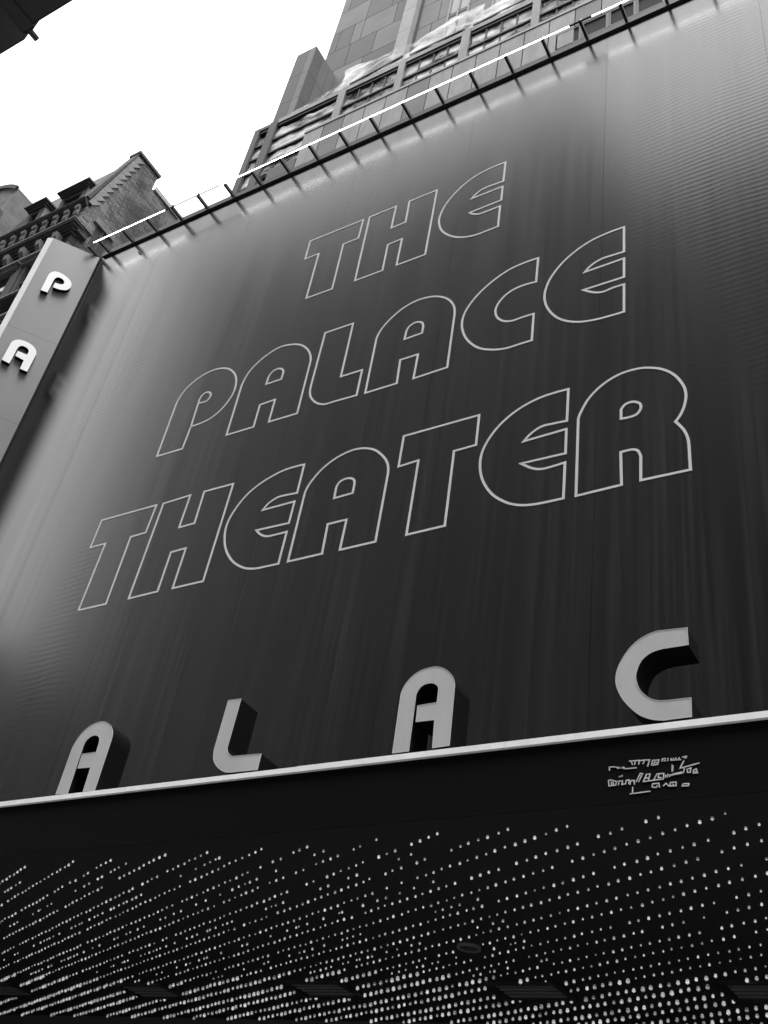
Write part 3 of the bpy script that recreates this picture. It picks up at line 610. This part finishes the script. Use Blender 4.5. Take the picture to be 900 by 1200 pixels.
# copings and the stepped flashing up the slope of the side wall
MB().prism([(YF - .04, 25.1), (10.95, 28.53), (10.95, 28.62), (YF - .16, 25.1)], lambda a, b: (XP + .05, a, b), lambda a, b: (XP - .4, a, b)).build("coping", M_DSTONE, old)
box("coping", M_DSTONE, old, XP - .4, XP + .07, 10.90, 11.95, 28.54, 28.66)
box("coping", M_LEAD, old, XP - .4, XP + .05, 11.96, 20, 27.91, 28.0)
box("gutter_pipe", M_BTRIM, old, XP + .02, XP + .06, 11.96, 20, 28.05, 28.09)
for q in range(11):
    z0 = 25.0 + q*.31; z1 = z0 + .30; ya = slope(z0); yb = slope(z1)
    MB().prism([(ya - .02, z0), (yb - .02, z1), (yb + .30, z1), (ya + .13, z0)], lambda a, b: (XP + .03, a, b), lambda a, b: (XP + .002, a, b)).build("flashing_step", M_LEAD, old)
wn = box("window", M_DARK, old, XP - .05, XP + .004, 10.75, 11.28, 23.3, 24.55)
box("lintel", M_STONE, wn, XP - .02, XP + .08, 10.6, 11.42, 24.56, 24.78)
box("frame", M_DSTONE, wn, XP + .0, XP + .03, 10.98, 11.04, 23.3, 24.55)
# stone corner strip and courses
for z in range(34):
    z0 = 4 + z*.58
    box("quoin", M_STONE if z % 3 else M_DSTONE, old, XP - .46 - .1*(z % 2), XP + .012, YF - .035, YF + .12 + .1*(z % 2), z0, z0 + .56)
def cornice(name, mat, x0, x1, y, z, h, out, end=False):
    m = MB(); stp = 4
    for s_ in range(stp): m.box(x0, x1 + (out*(s_+1)/stp if end else 0), y - out*(s_+1)/stp, y + .15, z + h*s_/stp, z + h*(s_+1)/stp - .004)
    return m.build(name, mat, old)
cornice("cornice", M_DSTONE, -24.9, XP, YF - .04, 24.86, .2, .14, False)
MB().box(-24.9, XP - .01, YF - .2, YF - .01, 25.062, 25.085).build("cornice_cap", M_DSTONE, old)
cornice("cornice", M_DSTONE, -24.9, XP, YF - .04, 23.42, .34, .26, True)
MB().box(-24.9, XP + .29, YF - .33, YF - .05, 23.762, 23.79).build("cornice_cap", M_LEAD, old)
MB().box(XP + .013, XP + .22, YF - .035, 10.55, 23.5, 23.76).build("cornice_return", M_DSTONE, old)
MB().box(XP + .013, XP + .29, YF - .035, 10.62, 23.762, 23.79).build("cornice_cap", M_LEAD, old)
cornice("string_course", M_DSTONE, -24.9, XP - .5, YF - .02, 20.75, .22, .25)
MB().box(-24.9, XP - .5, YF - .3, YF, 20.972, 21.0).build("string_cap", M_LEAD, old)
def bracket(x, z, h, o_):
    prof = [(YF - .05, z), (YF - .05, z-h), (YF - .09, z-h), (YF - .12, z-h*.75), (YF - .22*o_, z-h*.45), (YF - .34*o_, z-h*.25), (YF - .36*o_, z)]
    MB().prism(prof, lambda a, b: (x - .09, a, b), lambda a, b: (x + .09, a, b)).build("bracket", M_STONE, old)
for q in range(7): bracket(-24.75 + q*.68, 23.41, .75, .85)
for q in range(10): bracket(-24.7 + q*.46, 24.85, .4, .42)
for zf, hh in ((21.1, 1.5), (17.6, 2.3), (13.9, 2.5), (10.1, 2.5), (6.2, 2.6)):
    for q in range(3):
        x = -24.35 + q*1.38
        wv = box("window", M_PANE, old, x, x + .8, YF - .01, YF + .003, zf, zf + hh)
        f = MB()
        for b_ in ((x - .14, x, zf, zf + hh), (x + .8, x + .94, zf, zf + hh)): f.box(b_[0], b_[1], YF - .12, YF + .003, b_[2], b_[3])
        f.box(x - .02, x + .82, YF - .05, YF + .0, zf + hh*.5 - .04, zf + hh*.5 + .04)
        f.build("frame", M_DSTONE, wv)
        box("sill", M_LEAD, wv, x - .2, x + 1.0, YF - .22, YF + .003, zf - .12, zf - .004)
        h_ = MB(); h_.box(x - .2, x + 1.0, YF - .2, YF + .003, zf + hh + .004, zf + hh + .14); h_.box(x - .26, x + 1.06, YF - .28, YF + .003, zf + hh + .144, zf + hh + .22)
        h_.build("window_hood", M_STONE, wv)
    for q in range(4):
        x = -24.62 + q*1.38
        box("pilaster", M_DSTONE, old, x - .11, x + .11, YF - .15, YF + .003, zf - .3, zf + hh + .3)
# dormers
def dormer(x0, x1, zb, zt, yf, dark=True):
    yb = slope(zt) + .5
    f = MB()
    f.box(x0, x0 + .16, yf, yb, zb, zt); f.box(x1 - .16, x1, yf, yb, zb, zt); f.box(x0 + .16, x1 - .16, yf + .02, yf + .2, zt - .14, zt)
    d = f.build("dormer", M_DSTONE, old)
    box("lit_cheek", M_LEAD, d, x1 + .002, x1 + .02, yf + .03, yb, zb, zt - .01)  # light falling on the right side, painted in as a paler face
    box("pane", M_PANE, d, x0 + .17, x1 - .17, yf + .2, yf + .22, zb, zt - .15)
    box("glazing_bar", M_DSTONE, d, (x0+x1)/2 - .03, (x0+x1)/2 + .03, yf + .16, yf + .195, zb, zt - .15)
    h = MB()
    for s_, (o_, zz) in enumerate(((.03, .07), (.08, .07), (.15, .08))): h.box(x0 - o_, x1 + o_, yf - o_ - .03, yb, zt + .004 + s_*.075, zt + s_*.075 + .07)
    h.build("hood", M_SLATE, d)
    box("sill", M_STONE, d, x0 - .08, x1 + .08, yf - .1, yf + .1, zb - .12, zb - .004)
dormer(-22.12, -21.02, 25.25, 26.34, 10.30)
dormer(-23.66, -22.96, 25.25, 26.46, 10.30)

arch = thing("arched_gable_building", "old dark stone building with a round arched gable beyond the mansard roof", "building", (-29.5, 15, .13))
box("facade", M_DSTONE, arch, -34, -24.92, YF, 20, -EYE + .13, 24.5)
cx_, rr, z0 = -27.28, 3.2, 26.22
arc = [math.radians(47 + 86*k/20) for k in range(21)]
ap = [(cx_ + rr*math.cos(a), z0 + rr*math.sin(a)) for a in arc] + [(cx_ + rr*math.cos(arc[-1]), 24.5), (cx_ + rr*math.cos(arc[0]), 24.5)]
MB().prism(ap, lambda a, b: (a, YF - .02, b), lambda a, b: (a, YF + 1.35, b)).build("gable", M_STONE, arch)
ring = [(cx_ + (rr+.05)*math.cos(a), z0 + (rr+.05)*math.sin(a)) for a in arc] + [(cx_ + (rr-.12)*math.cos(a), z0 + (rr-.12)*math.sin(a)) for a in reversed(arc)]
MB().prism(ring, lambda a, b: (a, YF - .10, b), lambda a, b: (a, YF - .022, b)).build("arch_moulding", M_DSTONE, arch)
w2 = [math.radians(50 + 80*k/14) for k in range(15)]
MB().prism([(cx_ + 2.3*math.cos(a), z0 + 2.3*math.sin(a)) for a in w2] + [(cx_ - 1.5, 25.2), (cx_ + 1.5, 25.2)], lambda a, b: (a, YF - .04, b), lambda a, b: (a, YF - .022, b)).build("window", M_PANE, arch)
for x in (-25.4, -29.2): box("pilaster", M_DSTONE, arch, x - .2, x + .2, YF - .2, YF - .022, 24.6, 27.3)
def ar_cornice(z, h, out, cap=True):
    m = MB()
    for s_ in range(4): m.box(-34, -24.93, YF - out*(s_+1)/4, YF - .001, z + h*s_/4, z + h*(s_+1)/4 - .004)
    c = m.build("cornice", M_DSTONE, arch)
    box("cornice_cap", M_LEAD, c, -34, -24.93, YF - out - .04, YF - .001, z + h, z + h + .03)
ar_cornice(24.0, .45, .5); ar_cornice(21.6, .3, .3); ar_cornice(17.5, .3, .3)
for zf in (22.1, 18.2, 14.5):
    for q in range(5):
        x = -33 + q*1.65
        wv = box("window", M_PANE, arch, x, x + .9, YF - .03, YF - .001, zf, zf + 1.5)
        box("sill", M_LEAD, wv, x - .15, x + 1.05, YF - .22, YF - .001, zf - .12, zf - .004)
        box("hood", M_STONE, wv, x - .15, x + 1.05, YF - .2, YF - .001, zf + 1.504, zf + 1.62)

# ================================================================ mast arm overhead
mast = thing("mast_arm", "dark steel mast arm passing overhead against the white sky", "mast arm", (-8.6, 1.12, -EYE + .0 + EYE))
MB().tube((-8.6, 1.12, -EYE), (-8.6, 1.12, 6.6), .16, 16, .12).build("pole", M_BLACK, mast, smooth=False)
MB().tube((-8.6, 1.12, -EYE), (-8.6, 1.12, -EYE + .5), .28, 16, .2).build("base", M_BLACK, mast)
MB().box(-8.5, 2.5, .93, 1.305, 6.0, 6.34).build("beam", M_BLACK, mast, bevel=.012)
MB().box(-4.66, -4.36, .88, 1.345, 5.95, 6.38).build("clamp", M_DSTONE, mast, bevel=.03)
MB().box(-4.46, -4.28, .9, 1.325, 5.975, 6.36).build("clamp", M_BLACK, mast, bevel=.02)
MB().tube((-4.33, 1.28, 6.0), (-4.33, 1.385, 6.0), .02, 8).build("bolt", M_BLACK, mast)
box("cable_tray", M_FRAME, mast, -6.5, -3.9, 1.0, 1.06, 5.94, 5.998)
box("cable_tray", M_FRAME, mast, -6.5, -4.7, 1.16, 1.2, 5.95, 5.998)

# ================================================================ the rest of the street, behind and beside the camera
def block(name, label, x0, x1, y0, y1, h, mat, face, nx, nz, cat="building"):
    t = thing(name, label, cat, ((x0+x1)/2, (y0+y1)/2, .13))
    box("wall", mat, t, x0, x1, y0, y1, -EYE + .13, h); box("cornice", M_DSTONE, t, x0 + .01, x1 - .01, y0 - .3, y1 + .3, h + .003, h + .6)
    sx_, sz_ = (x1-x0)/nx, (h-5)/nz; me = None
    for i in range(nx):
        for j in range(nz):
            c = (x0 + (i+.5)*sx_, face, 4 + (j+.5)*sz_)
            if me is None:
                m = MB(); m.v = []; m.add([], []); ww, hh = sx_*.28, sz_*.33
                m.box(c[0]-ww, c[0]+ww, face - .02, face + .02, c[2]-hh, c[2]+hh)
                o = m.build("window", M_PANE, t); me = o.data; c0 = c
                # recentre so the mesh can be shared
                for v in me.vertices: v.co -= Vector((c0[0], c0[1], c0[2] + EYE)) - ROOT[o]
                o.location = Vector((c0[0], c0[1], c0[2] + EYE)) - ROOT[o]
            else: place("window", me, t, c)
    return t
block("office_tower", "dark office tower across the street with wide window bays", -56, -17, -44, -20, 74, M_FACADE, -19.98, 9, 17)
block("office_block", "brown office block directly across the street from the marquee", -16.6, 3, -46, -20, 61, M_FACADE2, -19.98, 7, 14)
block("office_block", "black stone office block across the street beyond the brown one", 3.5, 34, -46, -20, 55, M_FACADE, -19.98, 8, 11)
block("stone_block", "pale stone building far along the opposite pavement", -130, -66, -44, -20, 37, M_FACADE3, -19.98, 12, 2)
block("corner_block", "pale stone building adjoining the right end of the theatre", 9, 32, 9.9, 34, 34, M_FACADE3, 9.88, 7, 8)
block("row_house", "low brown building beyond the arched gable", -60, -34.2, 10.2, 30, 17, M_FACADE2, 10.18, 9, 4)
